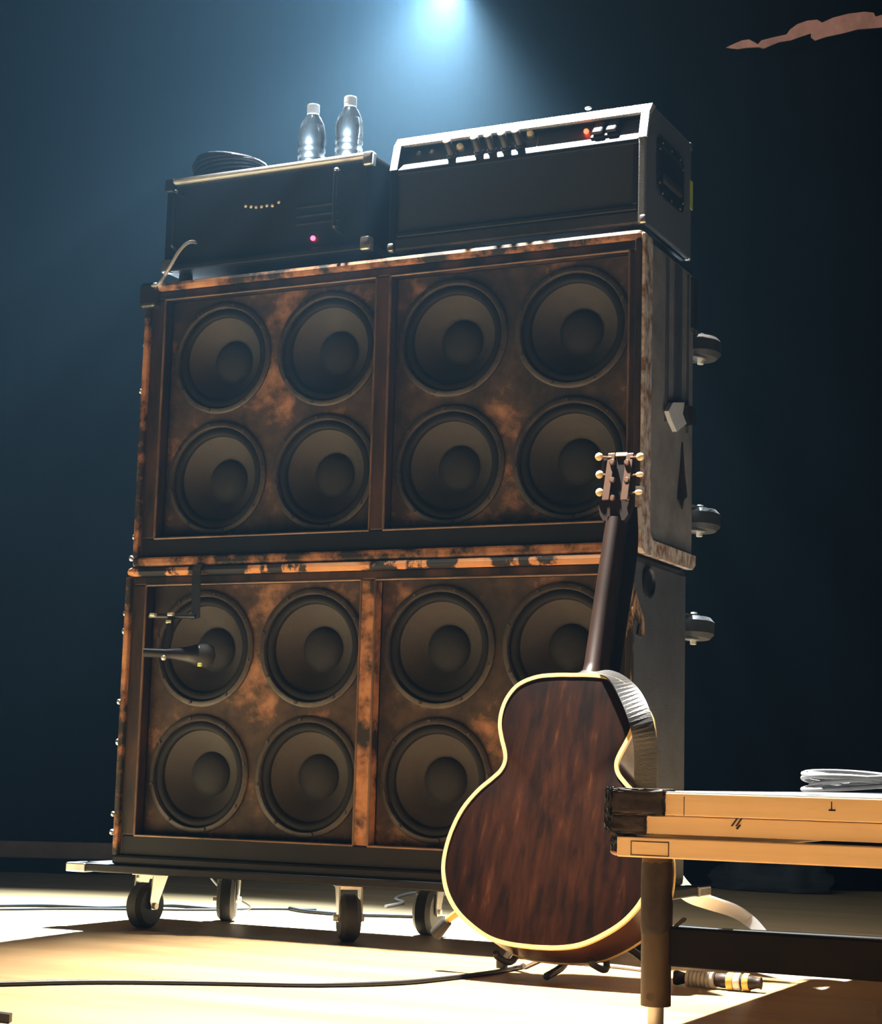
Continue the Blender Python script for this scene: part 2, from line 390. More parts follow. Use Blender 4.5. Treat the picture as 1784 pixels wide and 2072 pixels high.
# upper cabinet: mottled protective edge round the end panel, rub rails, tape scraps
UX = .0105+CW; UY = .006
e = MB(); e.box((UX-.004, UY+.004, Z1+.03), (UX+.006, UY+.055, Z1+CH-.006), .004); e.build('edge_guard', 'edge_mottled', up)
pts = [V((UX-.004, a, c)) for a, c in [(UY-.01, Z1+.13), (UY-.012, Z1+.03), (UY-.006, Z1+.008), (UY+.012, Z1-.002), (UY+CDp-.02, Z1-.002), (UY+CDp, Z1+.01), (UY+CDp, Z1+.03), (UY+.06, Z1+.03), (UY+.045, Z1+.045), (UY+.03, Z1+.13)]]
e = MB(); e.prism(pts, (.013, 0, 0)); e.build('edge_guard', 'edge_mottled', up)
for ya, yb in ((.15, .165), (.205, .25), (.29, .298)):
    MB().box((UX-.002, UY+ya, Z1+.29), (UX+.004, UY+yb, Z1+CH-.02), .002).build('rub_rail', sidemat_r if False else 'tolex_grey', up)
MB().prism([onx(*a, UX+.004) for a in [(1343, 832), (1352, 815), (1376, 815), (1372, 838), (1380, 858), (1360, 874), (1350, 852)]], (.010, 0, 0)).build('tape_scrap', 'tape_white', up)
MB().prism([onx(*a, UX+.004) for a in [(1378, 820), (1394, 826), (1396, 858), (1380, 862)]], (.014, 0, 0)).build('tape_scrap', 'gaffer', up)
MB().prism([onx(*a, UX+.001) for a in [(1379, 895), (1383, 960), (1388, 1005), (1381, 1012), (1378, 1030), (1370, 1010), (1372, 985), (1376, 940)]], (.003, 0, 0)).build('scratch_tape', 'gaffer', up)
MB().box((UX-.03, UY+CDp-.02, Z1+CH-.14), (UX+.008, UY+CDp+.012, Z1+CH-.02), .006).build('corner_tape', 'gaffer_shiny', up)
# gaffer over the broken top left corner
g = MB(); g.box((-.002, -.004, Z1+CH-.06), (.045, .10, Z1+CH+.0005), .010, 3); g.build('corner_tape', 'gaffer_shiny', up)
# lower cabinet: jack dish and worn patches on the end
g = MB(); g.lathe([(.034, 0), (.034, .004), (.028, .006), (.024, .001), (.0, .001)], onx(1311, 1178, CW+.001), (1, 0, 0), 24); g.build('jack_dish', 'black_metal', lo, 40)
MB().prism([onx(*a, CW+.0005) for a in [(1284, 1195), (1290, 1222), (1300, 1250), (1301, 1282), (1296, 1290), (1287, 1284), (1291, 1262), (1279, 1250), (1277, 1232)]], (.003, 0, 0)).build('worn_patch', 'edge_tan', lo)

# ------------------------------------------------------------------ wheeled board
dl = thing('dolly', (.6, .17, 0), 'low wheeled board with casters carrying the stack of cabinets', 'dolly')
DX1 = ony(1438, 1790, .36).x
g = MB(); g.box((-.1, -.012, Z0-.018), (DX1-.006, .36, Z0), .003); g.build('board', 'black_paint', dl)
MB().box((-.112, -.016, Z0-.02), (-.06, .05, Z0), .003).build('end_cap', 'steel', dl)
MB().box((DX1-.05, .29, Z0-.02), (DX1, .364, Z0), .003).build('end_cap', 'steel', dl)
for k, (cx, cy, ang) in enumerate(((.062, .05, -30), (.09, .345, 0), (.568, .07, 12), (.618, .345, -20), (1.12, .07, 20), (1.12, .345, -10))):
    a = rad(ang + 26); ax = V((math.cos(a), math.sin(a), 0)); tr = V((-ax.y, ax.x, 0))
    caster(dl, V((cx, cy, .05)), ax, Z0-.018-.05, .05, .042, (0, 0, 1), (tr.x*.018, tr.y*.018))

# ------------------------------------------------------------------ amplifier with knobs (right)
ZT = Z1 + CH + .0006
A0, A1 = .636, 1.231; AY0, AY1 = .024, .322; AZ0, AZ1 = ZT + .016, 1.752
ZL = 1.672      # ledge height
am = thing('amplifier_head', ((A0+A1)/2, (AY0+AY1)/2, ZT), 'black amplifier head with sloping knob panel and side handle, on the right', 'amplifier')
T = .018
prof = [(AY0+.034, AZ1), (AY0+.017, AZ1-.02), (AY0, ZL), (AY0, AZ0), (AY1, AZ0), (AY1, AZ1)]
for xa in (A0, A1-T):
    g = MB(); g.prism([(xa, a, c) for a, c in prof], (T, 0, 0)); bmesh.ops.bevel(g.bm, geom=list(g.bm.edges), offset=.004, segments=2, profile=.5, affect='EDGES'); g.build('side_panel', 'tolex_amp_lit' if xa > 1 else 'matte_black', am)  # right end paler as if lit, left one blackened to stop bounce
MB().box((A0+.003, AY0+.046, AZ1-T), (A1-.003, AY1, AZ1+.001), .003).build('top_panel', 'tolex', am)
g = MB(); g.prism([(A0-.001, a, c) for a, c in ((AY0+.015, AZ1-.022), (AY0+.034, AZ1+.0015), (AY0+.055, AZ1+.0015), (AY0+.030, AZ1-.022))], (A1-A0+.002, 0, 0)); g.build('lit_top_edge', 'lit_silver', am)  # lit front edge of the top, its brightness put into the colour
for xa in (A0-.001, A1-T+.001):
    g = MB(); g.prism([(xa, a, c) for a, c in ((AY0-.001, ZL-.002), (AY0+.016, AZ1-.02), (AY0+.026, AZ1-.02), (AY0+.007, ZL-.002))], (T, 0, 0)); g.build('lit_side_edge', 'lit_silver', am)  # lit upper rims of the sides, brightness put into the colour
MB().box((A0+.003, AY0+.002, AZ0), (A1-.003, AY1, AZ0+.03), .005).build('bottom_panel', 'tolex', am)
MB().box((A0+T, AY1-.012, AZ0+.02), (A1-T, AY1-.004, AZ1-T), 0).build('back_panel', 'black_paint', am)
# ledge below the control panel and grille beneath it
MB().box((A0+T, AY0+.001, ZL-.014), (A1-T, AY0+.06, ZL-.002), .002).build('ledge', 'black_metal', am)
MB().box((A0+T, AY0+.008, AZ0+.03), (A1-T, AY0+.02, ZL-.014), 0).build('grille_cloth', 'cloth_black', am)
for lo_, hi_ in (((A0+T, AY0+.002, AZ0+.03), (A1-T, AY0+.012, AZ0+.042)), ((A1-T-.012, AY0+.002, AZ0+.042), (A1-T, AY0+.012, ZL-.014))):
    MB().box(lo_, hi_, .003).build('grille_trim', 'black_metal', am)
# control panel leaning back
PL, PH = V((0, AY0+.002, ZL-.002)), V((0, AY0+.056, AZ1-T-.002)); pn = (PH-PL).cross(V((1, 0, 0))).normalized()
if pn.y > 0: pn = -pn
g = MB(); g.prism([(A0+T, PL.y, PL.z), (A1-T, PL.y, PL.z), (A1-T, PH.y, PH.z), (A0+T, PH.y, PH.z)], -pn*.006); pan = g.build('control_panel', 'panel_grey', am)
def panel_pt(u, v): return on(u, v, pn, pn.dot(PL))
for u, v in ((903, 290), (958, 283), (985, 279), (1013, 275), (1041, 270)):
    c = panel_pt(u+12, v+27); g = MB(); g.lathe([(.0, -.002), (.0115, -.002), (.0115, .006), (.0095, .008), (.0088, .036), (.0075, .038), (0, .0375)], c, pn, 20); kb = g.build('knob', 'black_metal', am, 40)
    g = MB(); g.lathe([(.0, .0385), (.0082, .0385), (.0088, .041), (.006, .0425), (.0, .043)], c, pn, 16); g.build('knob_cap', 'lit_silver', kb, 40)  # cap made pale, its highlight put into the colour
for u, v in ((848, 311), (874, 308)):
    c = panel_pt(u, v); g = MB(); g.lathe([(0, 0), (.007, 0), (.007, .003), (.004, .004), (.003, .001), (0, .001)], c, pn, 14); g.build('jack_socket', 'steel', am, 40)
for u, v in ((931, 299), (1073, 272)):
    c = panel_pt(u+2, v+5); g = MB(); g.cyl(c, c+pn*.006, .010, seg=16); hs = g.build('jewel_base', 'steel', am, 40)
    g = MB(); g.sphere(c+pn*.009, .0085); g.build('jewel', 'jewel_cream', hs, 60)
g = MB(); g.sphere(panel_pt(1187, 270)+pn*.005, .0058); g.build('pilot_light', 'lamp_orange', am, 60)
for u, v in ((1212, 262), (1240, 257)):
    c = panel_pt(u+3, v+7); mx = Matrix.Translation(c) @ Matrix((V((1, 0, 0)), pn.cross(V((1, 0, 0))), pn)).transposed().to_4x4()
    g = MB(); g.box((-.016, -.026, -.001), (.016, .026, .006), .002, mat=mx); sw = g.build('rocker_switch', 'black_paint', am)
    g = MB(); g.box((-.012, -.021, .006), (.012, .021, .016), .004, mat=mx); g.build('rocker', 'black_metal', sw)
for u in (1090,):
    c = panel_pt(u, 275); g = MB(); q1, q2 = panel_pt(1085, 306), panel_pt(1092, 262); g.cyl(q1, q2, .0012, seg=6); g.build('panel_seam', 'steel', am)
# steel corners, feet, side handle
for cx in (A0, A1):
    for cy in (AY0, AY1):
        for cz in ((AZ0+.001, AZ1-.001) if cy == AY1 else (AZ0+.001,)):
            sx = -1 if cx == A0 else 1; sy = -1 if cy == AY0 else 1; sz = -1 if cz < 1.6 else 1
            g = MB(); g.box((min(cx-sx*.014, cx+sx*.0022), min(cy-sy*.014, cy+sy*.0022), min(cz-sz*.018, cz+sz*.0022)), (max(cx-sx*.014, cx+sx*.0022), max(cy-sy*.014, cy+sy*.0022), max(cz-sz*.018, cz+sz*.0022)), .005, 3); g.build('corner', 'steel', am, 40)
        g = MB(); g.cyl((cx+(.05 if cx == A0 else -.05), cy+(.05 if cy == AY0 else -.05), ZT), (cx+(.05 if cx == A0 else -.05), cy+(.05 if cy == AY0 else -.05), AZ0+.002), .018, .015, 16); g.build('foot', 'rubber', am, 40)
hc = (.165, 1.645)
o_ = rounded_rect(hc[0]+.005, hc[1]-.015, .082, .062, .02); i_ = rounded_rect(hc[0]+.005, hc[1]-.015, .068, .048, .014)
g = MB(); bm = g.bm
ro = [bm.verts.new((A1+.001, a, c)) for a, c in o_]; r1 = [bm.verts.new((A1+.006, a, c)) for a, c in o_]; r2 = [bm.verts.new((A1+.006, a, c)) for a, c in i_]; r3 = [bm.verts.new((A1+.0015, a, c)) for a, c in i_]
for p_, q_ in ((ro, r1), (r1, r2), (r2, r3)):
    for k in range(len(p_)): bm.faces.new((p_[k], p_[(k+1) % len(p_)], q_[(k+1) % len(p_)], q_[k]))
bm.faces.new(r3); hd = g.build('handle_dish', 'black_metal', am, 30)
g = MB(); g.box((A1+.003, hc[0]-.055, hc[1]-.048), (A1+.014, hc[0]+.062, hc[1]-.026), .005, 3); g.build('handle_bar', 'rubber', hd, 40)
for a, c in rounded_rect(hc[0]+.005, hc[1]-.015, .075, .055, .018, 1) + [(hc[0]+.005, hc[1]+.04), (hc[0]+.005, hc[1]-.07)]:
    g = MB(); g.sphere((A1+.006, a, c), .0036, (.5, 1, 1), 8, 6); g.build('rivet', 'steel', hd, 60)
MB().box((A1-.001, AY1-.012, 1.60), (A1+.002, AY1+.003, 1.665), .0005).build('tape_strip', 'tape_yellow', am)
MB().sphere(ony(1190, 214, AY0+.045)+V((0, 0, -.006)), .006, (1.3, 1, .6)).build('top_stud', 'steel', am, 60)

# ------------------------------------------------------------------ rack amplifier (left)
B0, B1, BY0, BY1, BZ0, BZ1 = .047, .592, .016, .375, ZT+.026, 1.717
rk = thing('rack_amplifier', ((B0+B1)/2, (BY0+BY1)/2, ZT), 'black rack amplifier with red lamp and front handles, under the water bottles', 'amplifier')
MB().box((B0, BY0+.006, BZ1-.014), (B1, BY1, BZ1), .005).build('top_panel', 'tolex', rk)
MB().box((B0, BY0+.006, BZ0), (B1, BY1, BZ0+.02), .005).build('bottom_panel', 'tolex', rk)
MB().box((B0, BY0+.006, BZ0+.015), (B0+.016, BY1, BZ1-.01), .003).build('side_panel', 'matte_black', rk)
MB().box((B1-.016, BY0+.006, BZ0+.015), (B1, BY1, BZ1-.01), .003).build('side_panel', 'matte_black', rk)
MB().box((B0+.014, BY0+.02, BZ0+.02), (B1-.014, BY0+.03, BZ1-.014)).build('front_panel', 'black_metal', rk)
MB().box((B0-.002, BY0-.002, BZ1-.012), (B1+.002, BY0+.02, BZ1+.0025), .007, 3).build('edge_trim', 'lit_silver', rk)  # top trim whitened, the lit edge is put into its colour
MB().box((B0, BY0, BZ0), (B1, BY0+.012, BZ0+.014), .003).build('edge_trim', 'black_metal', rk)
for u in (371, 695):
    c = ony(u, 400 if u < 500 else 365, BY0+.02); za, zb = BZ0+.05, BZ1-.035
    g = MB(); g.tube([(c.x, BY0+.02, za), (c.x, BY0-.012, za+.004), (c.x, BY0-.016, za+.02), (c.x, BY0-.016, zb-.02), (c.x, BY0-.012, zb-.004), (c.x, BY0+.02, zb)], .005, 10, 4); h = g.build('rack_handle', 'black_metal', rk, 50)
    g = MB(); g.sphere((c.x, BY0-.013, zb-.002), .0066); g.build('handle_tip', 'steel', h, 60)
for k, (u, v) in enumerate(((497, 417), (508, 418), (518, 419), (529, 418), (540, 416), (551, 416), (564, 409))):
    g = MB(); g.sphere(ony(u, v, BY0+.019), .0042, (1, .5, 1), 8, 6); g.build('indicator', 'led_white', rk, 60)
c = ony(633, 482, BY0+.018); g = MB(); g.sphere(c, .0058); g.build('power_lamp', 'lamp_red', rk, 60)
for v in (418, 436, 452):
    a, c = ony(600, v+4, BY0+.02), ony(686, v-6, BY0+.02); MB().box((a.x, BY0+.016, a.z-.0012), (c.x, BY0+.021, a.z+.0012)).build('vent_line', 'speaker_rim', rk)
for x_ in (B0, B1):
    sx = 1 if x_ == B0 else -1
    for cz, sz in ((BZ0, -1), (BZ1, 1)):
        g = MB(); g.box((min(x_-sx*.003, x_+sx*.022), BY0-.003, min(cz+sz*.0025, cz-sz*.03)), (max(x_-sx*.003, x_+sx*.022), BY0+.02, max(cz+sz*.0025, cz-sz*.03)), .005, 3); g.build('corner', 'steel' if not (x_ == B0 and sz == 1) else 'black_metal', rk, 40)
    for cy in (BY0+.04, BY1-.05):
        g = MB(); g.cyl((x_+sx*.04, cy, ZT), (x_+sx*.04, cy, BZ0+.003), .018, .015, 14); g.build('foot', 'rubber', rk, 40)
# lead from the rack's front down over the cabinet corner
g = MB(); g.tube([ony(396, 491, BY0+.01), ony(389, 489, -.004), ony(376, 494, -.015), ony(360, 512, -.02), ony(345, 538, -.02), ony(334, 556, -.012), ony(322, 574, -.012), ony(305, 585, .02), V((-.03, .15, ZT-.03)), V((-.035, .3, ZT-.3))], .0042, 8)
tag(rebase(g.build('lead', 'cable_grey', None, 60)), 'pale lead looping from the rack amplifier down the cabinet corner', 'cable')

# things on the rack amplifier
def bottle(u, v, y, label):
    top = ony(u, v, y); z0 = BZ1; h = top.z - z0; x = top.x; k = h/.215
    r = thing('water_bottle', (x, y, z0), label, 'bottle', 'water bottles on the rack amplifier')
    P = [(0, .002), (.026, 0), (.0315, .004)]
    for j in range(6):
        zz = .018 + j*.017; P += [(.0325, zz), (.0325, zz+.006), (.0305, zz+.010), (.0305, zz+.013)]
    P += [(.0325, .124), (.0328, .135), (.0315, .15), (.027, .168), (.0195, .183), (.0128, .192), (.0122, .2), (.0122, .207), (0, .207)]
    g = MB(); g.lathe([(a*1.02, c*k) for a, c in P], (x, y, z0), seg=32); g.build('bottle_body', 'pet', r, 50)
    W = [(0, .004), (.025, .003), (.03, .006), (.03, .12), (.0305, .135), (.0292, .15), (.0262, .163), (0, .163)]
    g = MB(); g.lathe([(a*.97, c*k) for a, c in W], (x, y, z0), seg=32); g.build('water', 'water', r, 40)
    g = MB(); g.lathe([(.0, .192*k), (.0148, .192*k), (.0148, .2*k), (.0150, .2*k), (.0152, h-.002), (.0135, h), (0, h)], (x, y, z0), seg=28); g.build('cap', 'white_plastic', r, 40)
bottle(634, 213, .24, 'clear water bottle with white cap, nearer the coiled cable')
bottle(709, 197, .22, 'clear water bottle with white cap, nearer the knob amplifier')
cc = ony(466, 332, .12); cc.z = BZ1
g = MB(); rr = .088; P = []
for k in range(7*24+1):
    a = 2*math.pi*k/24; lay = k/24
    P.append(cc + V((math.cos(a)*(rr - .005*math.sin(lay*2.1)), math.sin(a)*(rr*.72), .007 + .0075*lay + .012*(lay/7)*math.sin(a*1.0+.6*lay))))
g.tube(P, .006, 8, 0); tag(rebase(g.build('cable_coil', 'cable_black', None, 60)), 'flat black coil of cable on top of the rack amplifier', 'cable')

# ------------------------------------------------------------------ microphone hung on the lower cabinet
MY = -.045
mc = thing('microphone', ony(370, 1340, MY), 'black microphone hung on a strap before the lower cabinet, at its first speaker', 'microphone')
tz = Z0+CH
pA, pB = ony(400, 1152, -.004), ony(396, 1252, -.03)
g = MB(); g.ribbon([((pA.x, .02, tz+.001), (1, 0, 0)), ((pA.x, -.004, tz-.001), (1, 0, 0)), ((pA.x, -.008, tz-.03), (1, 0, 0)), (pB, (1, 0, 0))], .021, .003); g.build('strap', 'strap_web', mc)
a, c = ony(303, 1246, -.02), ony(396, 1247, -.03)
g = MB(); g.cyl(a, c, .0055, seg=12); arm = g.build('arm', 'black_metal', mc, 40)
for u, v in ((310, 1244), (346, 1243), (343, 1258)):
    g = MB(); p_ = ony(u, v, -.034); g.box(p_-V((.007, .006, .004)), p_+V((.007, .006, .004)), .002); g.build('clamp', 'zinc', arm)
g = MB(); g.tube([ony(346, 1248, -.03), ony(344, 1280, -.035), ony(338, 1305, -.04), ony(332, 1322, MY)], .008, 10); g.build('stem', 'black_metal', mc, 50)
m0, m1 = ony(332, 1322, MY), ony(414, 1326, .0)
g = MB(); dd = (m1-m0); q0 = m0; L = dd.length
g.lathe([(0, -.045), (.010, -.045), (.0105, 0), (.0125, .02), (.019, .055), (.024, .07), (.0245, .078), (.0, .079)], q0, dd, 24); g.build('mic_body', 'black_metal', mc, 40)
g = MB(); g.lathe([(.0245, .078), (.026, .082), (.026, .094), (.02, .108), (.0, .113)], q0, dd, 24); g.build('mic_grille', 'cloth_black', mc, 60)
g = MB(); p_ = ony(309, 1318, MY-.008); g.cyl(p_-V((.012, 0, 0)), p_+V((.012, 0, .002)), .004, seg=10); g.build('plug', 'steel', mc, 40)
g = MB(); p_ = ony(331, 1331, MY-.016); g.sphere(p_, .006); g.build('thumbscrew', 'zinc', mc, 60)
g = MB(); p_ = ony(404, 1345, MY-.01); g.box(p_-V((.005, .002, .004)), p_+V((.005, .002, .004)), .001); g.build('tag', 'tape_yellow', mc)

# ------------------------------------------------------------------ guitar, back to the camera
TG = ony(1110, 1918, -.42); HD = ony(1258, 893, -.03); nb = V((0, -.95, .31))
for _ in range(6):
    vv = (HD - (TG - nb*.08)); LG = vv.length; vv.normalize(); uu = V((1, 0, 0)); uu = (uu - vv*uu.dot(vv)).normalized(); nb = uu.cross(vv)
OG = TG - uu*.028; HD2 = HD + uu*.0
ax_ = ((HD2 + nb*.08) - OG).normalized(); vv = ax_; uu = (V((1, 0, 0)) - vv*vv.x).normalized(); nb = uu.cross(vv)
def G(s, t, d=0): return OG + uu*s + vv*t - nb*d      # d: depth behind the back plate, towards the cabinet
half = [(0, -.002), (.045, .0), (.085, .008), (.122, .026), (.158, .052), (.184, .085), (.198, .122), (.201, .158), (.195, .2), (.180, .242), (.155, .278), (.130, .302), (.1155, .318), (.1105, .335), (.114, .352), (.124, .376), (.132, .402), (.133, .43), (.125, .46), (.105, .486), (.07, .501), (.03, .505), (0, .505)]
hv = [V((a, c, 0)) for a, c in half]; hs_ = catmull(hv, 4)
outl = [(p.x, p.y) for p in hs_] + [(-p.x, p.y) for p in hs_[::-1][1:-1]]
DG = .112
gt = thing('acoustic_guitar', (G(0, 0, .05).x, G(0, 0, .05).y, 0), 'brown acoustic guitar with cream binding, its worn back turned to the viewer', 'guitar')
def inset(d): # shrink outline
    n_ = len(outl); o = []
    for k in range(n_):
        a, c = V((*outl[k-1], 0)), V((*outl[(k+1) % n_], 0)); t_ = (c-a).normalized(); nn = V((t_.y, -t_.x, 0)); o.append((outl[k][0]-nn.x*d, outl[k][1]-nn.y*d))
    return o
ccw = sum(outl[k-1][0]*outl[k][1]-outl[k][0]*outl[k-1][1] for k in range(len(outl))) > 0
sg = 1 if ccw else -1
# slightly arched back: concentric rings towards the middle
g = MB(); bm = g.bm; rings = []
for fr, dz in ((1, .001), (.95, 0), (.85, -.0012), (.65, -.0026), (.42, -.0036), (.2, -.0042)):
    rings.append([bm.verts.new(G(a*fr, .25+(c-.25)*fr, dz)) for a, c in inset(sg*.0035)])
cen = bm.verts.new(G(0, .25, -.0044))
for p_, q_ in zip(rings, rings[1:]):
    for k in range(len(p_)): bm.faces.new((p_[k], p_[(k+1) % len(p_)], q_[(k+1) % len(p_)], q_[k]))
for k in range(len(outl)): bm.faces.new((rings[-1][k], rings[-1][(k+1) % len(outl)], cen))
g.build('back_plate', 'guitar_back', gt, 40)
def band(name, d0, d1, out_, mat, inn=.006):
    g = MB(); bm = g.bm; A = inset(-sg*out_); B = inset(sg*inn)
    r = [[bm.verts.new(G(a, c, d)) for a, c in src] for src, d in ((A, d0), (A, d1), (B, d1), (B, d0))]
    for i in range(4):
        p_, q_ = r[i], r[(i+1) % 4]
        for k in range(len(A)): bm.faces.new((p_[k], p_[(k+1) % len(A)], q_[(k+1) % len(A)], q_[k]))
    return g.build(name, mat, gt, 40)
band('back_binding', -.0015, .006, .0012, 'binding')
band('rib', .006, DG-.006, 0, 'guitar_side', .003)
band('top_binding', DG-.006, DG+.0015, .0012, 'binding')
g = MB(); g.bm.faces.new([g.bm.verts.new(G(a, c, DG)) for a, c in inset(sg*.003)]); g.build('top_plate', 'spruce', gt)
# neck and heel, dark mahogany
g = MB(); bm = g.bm; rings = []
for t_, wd, dep in ((.497, .026, .02), (.515, .025, .045), (.535, .024, .068), (.56, .0235, .078), (.70, .0225, .081), (.85, .0215, .084), (.868, .0215, .084)):
    row = []
    for k in range(13):
        a = math.pi*k/12; row.append(bm.verts.new(G(math.cos(a)*wd, t_, (DG+.004) - (DG+.004-dep)*math.sin(a)**.8)))
    rings.append(row)
for p_, q_ in zip(rings, rings[1:]):
    for k in range(12): bm.faces.new((p_[k], p_[k+1], q_[k+1], q_[k]))
    bm.faces.new((p_[12], p_[0], q_[0], q_[12]))
bm.faces.new(rings[0]); bm.faces.new(rings[-1]); g.build('neck', 'neck_wood', gt, 50)
g = MB(); g.prism([G(a, c, DG+.003) for a, c in ((-.026, .40), (.026, .40), (.0225, .87), (-.0225, .87))], -nb*.006); g.build('fingerboard', 'black_paint', gt)
ho = [(-.022, .862), (-.03, .875), (-.034, .89), (-.031, .985), (-.036, .998), (-.018, 1.0), (0, 1.006), (.018, 1.0), (.036, .998), (.031, .985), (.034, .89), (.03, .875), (.022, .862)]
hb = lambda t_: .092 - (t_-.865)*.10
g = MB(); bm = g.bm; A = [bm.verts.new(G(a, c, hb(c))) for a, c in ho]; B = [bm.verts.new(G(a, c, hb(c)+.015)) for a, c in ho]
bm.faces.new(A); bm.faces.new(B)
for k in range(len(A)): bm.faces.new((A[k], A[(k+1) % len(A)], B[(k+1) % len(A)], B[k]))
head = g.build('headstock', 'neck_wood', gt)
def hpl(u, v):  # pixel on headstock back
    p_ = G(0, .93, hb(.93)); nn = (G(0, 1, hb(1))-G(0, .86, hb(.86))).cross(uu); return on(u, v, nn, nn.dot(p_))
for sx, us in ((-1, (1235, 1236, 1237)), (1, (1277, 1274, 1273))):
    for k, v in enumerate((938, 974, 1006)):
        pass
for sx, pu, bu in ((-1, (1213, 1214, 1214), 1238), (1, (1296, 1295, 1293), 1275)):
    strip = [hpl(bu, 918), hpl(bu, 1016)]
    g = MB(); d_ = (strip[1]-strip[0]).normalized(); mx = Matrix.Translation(strip[0]) @ Matrix((uu, nb.cross(uu).normalized()*1, nb)).transposed().to_4x4()
    g.box((-.0075, -(strip[1]-strip[0]).length, .0), (.0075, 0, .0025), .001, mat=mx); tp = g.build('tuner_plate', 'tuner_metal', head)
    for k, v in enumerate((927, 963, 999)):
        c = hpl(bu, v)+nb*.002; e_ = hpl(pu[k], v-1)+nb*.004
        g = MB(); g.cyl(c+uu*(sx*.0), e_-uu*(sx*.004), .0022, seg=8); tn = g.build('tuner', 'tuner_metal', head, 40)
        g2 = MB(); g2.sphere(e_, .0082, (1, .55, 1.0) if (sx < 0 or k == 0) else (1, .9, .62), 14, 9); g2.build('tuner_button', 'ivory', tn, 60)
        g3 = MB(); g3.lathe([(0, 0), (.0062, 0), (.0062, .005), (.0045, .007), (0, .007)], c - uu*(sx*.004) - vv*.012, nb, 12); g3.build('gear', 'tuner_metal', tn, 40)
a, c = hpl(1247, 920), hpl(1269, 920)
g = MB(); g.prism([a-vv*.004, c-vv*.003, c+vv*.004, a+vv*.003], nb*.003); g.build('head_tag', 'ivory', head)
# strap: tied at the headstock, down the neck, over the shoulder and hanging
S = MB()
S.ribbon([(G(.018, .90, .118), uu), (G(.026, .84, .124), uu), (G(.030, .78, .122), uu), (G(.028, .68, .122), uu), (G(.027, .6, .122), uu), (G(.026, .54, .124), uu), (G(.03, .512, .124), uu)], .034, .003)
stp = S.build('neck_strap', 'leather', gt)
pts_ = []
for (u, v, d, wdir) in ((1157, 1372, .03, (.3, 1, .2)), (1172, 1362, .028, (.2, 1, .3)), (1195, 1366, .028, (.1, 1, .35)), (1222, 1362, .02, (.15, 1, .25)), (1252, 1376, .0, (.5, .8, .1)), (1279, 1415, -.015, (.9, .5, .2)), (1298, 1465, -.02, (1, .25, .15)), (1306, 1520, -.02, (1, .1, .05)), (1306, 1580, -.02, (1, .05, 0)), (1307, 1650, -.02, (1, 0, 0)), (1309, 1730, -.018, (1, 0, 0))):
    n0 = nb.dot(OG) - d
    if v < 1470: p_ = on(u, v, nb, n0); ys = p_.y
    else: p_ = ony(u, v, ys + .00012*(v-1465))
    pts_.append((p_, wdir))
S = MB(); S.ribbon(pts_, lambda t_: .03 + .012*min(1, t_*3), .003); S.build('shoulder_strap', 'strap_web', gt)
# small stand under the guitar
st_ = thing('guitar_stand', (G(0, 0, .05).x, G(0, 0, .05).y, 0), 'low guitar stand with yellow-tubed feet under the brown guitar', 'stand')
zc = G(0, .0, DG).z
for u0, v0_, u1, v1 in ((937, 1838, 905, 1862),):
    a = ony(u0, v0_, -.31); c = ony(u1, v1, -.31); e_ = onz(878, 1905, .012)
    e2 = ony(880, 1892, -.31)
    g = MB(); g.cyl(a + (a-c)*1.2, c, .0065, seg=12); ft = g.build('arm', 'yellow_tube', st_, 40)
    g = MB(); g.cyl(c, e2, .0105, .0125, seg=14, bev=.002); g.build('rubber_foot', 'rubber', ft, 40)
for sx in (-1, 1):
    b0 = G(sx*.09, .02, DG+.012); g = MB()
    yk = G(sx*.09, -.012, .05); g.tube([G(sx*.07, .06, DG+.012), G(sx*.09, .0, DG+.012), G(sx*.09, -.01, .06), G(sx*.09, -.004, .045)], .006, 8); g.build('yoke_arm', 'rubber', st_, 50)
    l0 = G(sx*.07, .06, DG+.012); g = MB(); g.tube([l0, l0+V((sx*.04, .05, -.03)), V((l0.x+sx*.09, l0.y+.09, .008))], .007, 8); lg = g.build('leg', 'black_metal', st_, 50)
    g = MB(); q = V((l0.x+sx*.09, l0.y+.09, 0)); g.cyl(q, q+V((0, 0, .018)), .011, seg=12); g.build('foot_tip', 'rubber', lg, 40)
fl = G(0, .05, DG+.012); g = MB(); g.tube([G(-.07, .06, DG+.012), G(0, .07, DG+.014), G(.07, .06, DG+.012)], .007, 8); g.build('crossbar', 'black_metal', st_, 50)
q = G(0, .0, .0); g = MB(); g.tube([G(0, .07, DG+.014), V((q.x, -.27, .03)), V((q.x, -.36, .01))], .007, 8); g.build('leg', 'black_metal', st_, 50)

# ------------------------------------------------------------------ riser in the foreground
RY = -.83; RX0 = 1.494; RX1 = RX0+1.9; RYB = RY+2.44
zt, z1_, z2_, z3_ = .340, .3055, .277, .2435
rs = thing('stage_riser', ((RX0+RX1)/2, (RY+RYB)/2, 0), 'low stage riser with tan metal edge on pipe legs in the right foreground', 'riser')
MB().box((RX0+.004, RY+.004, zt-.012), (RX1, RYB, zt), .002).build('deck', 'deck_black', rs)
MB().box((RX0, RY, z1_), (RX1, RY+.03, zt-.002), .0015).build('edge_rail', 'aluminium', rs)
MB().box((RX0, RY+.003, z2_+.001), (RX1, RY+.03, z1_-.001), .0015).build('edge_rail', 'aluminium', rs)
MB().box((RX0+.012, RY-.003, z3_), (RX1, RY+.03, z2_-.004), .002).build('edge_rail', 'aluminium', rs)
MB().box((RX0, RY+.03, z3_), (RX0+.03, RYB, zt-.012), .002).build('side_rail', 'aluminium', rs)
MB().box((RX0+.03, RYB-.03, z3_), (RX1, RYB, zt-.012), .002).build('side_rail', 'aluminium', rs)
MB().box((RX1-.03, RY+.03, z3_), (RX1, RYB-.03, zt-.012), .002).build('side_rail', 'aluminium', rs)
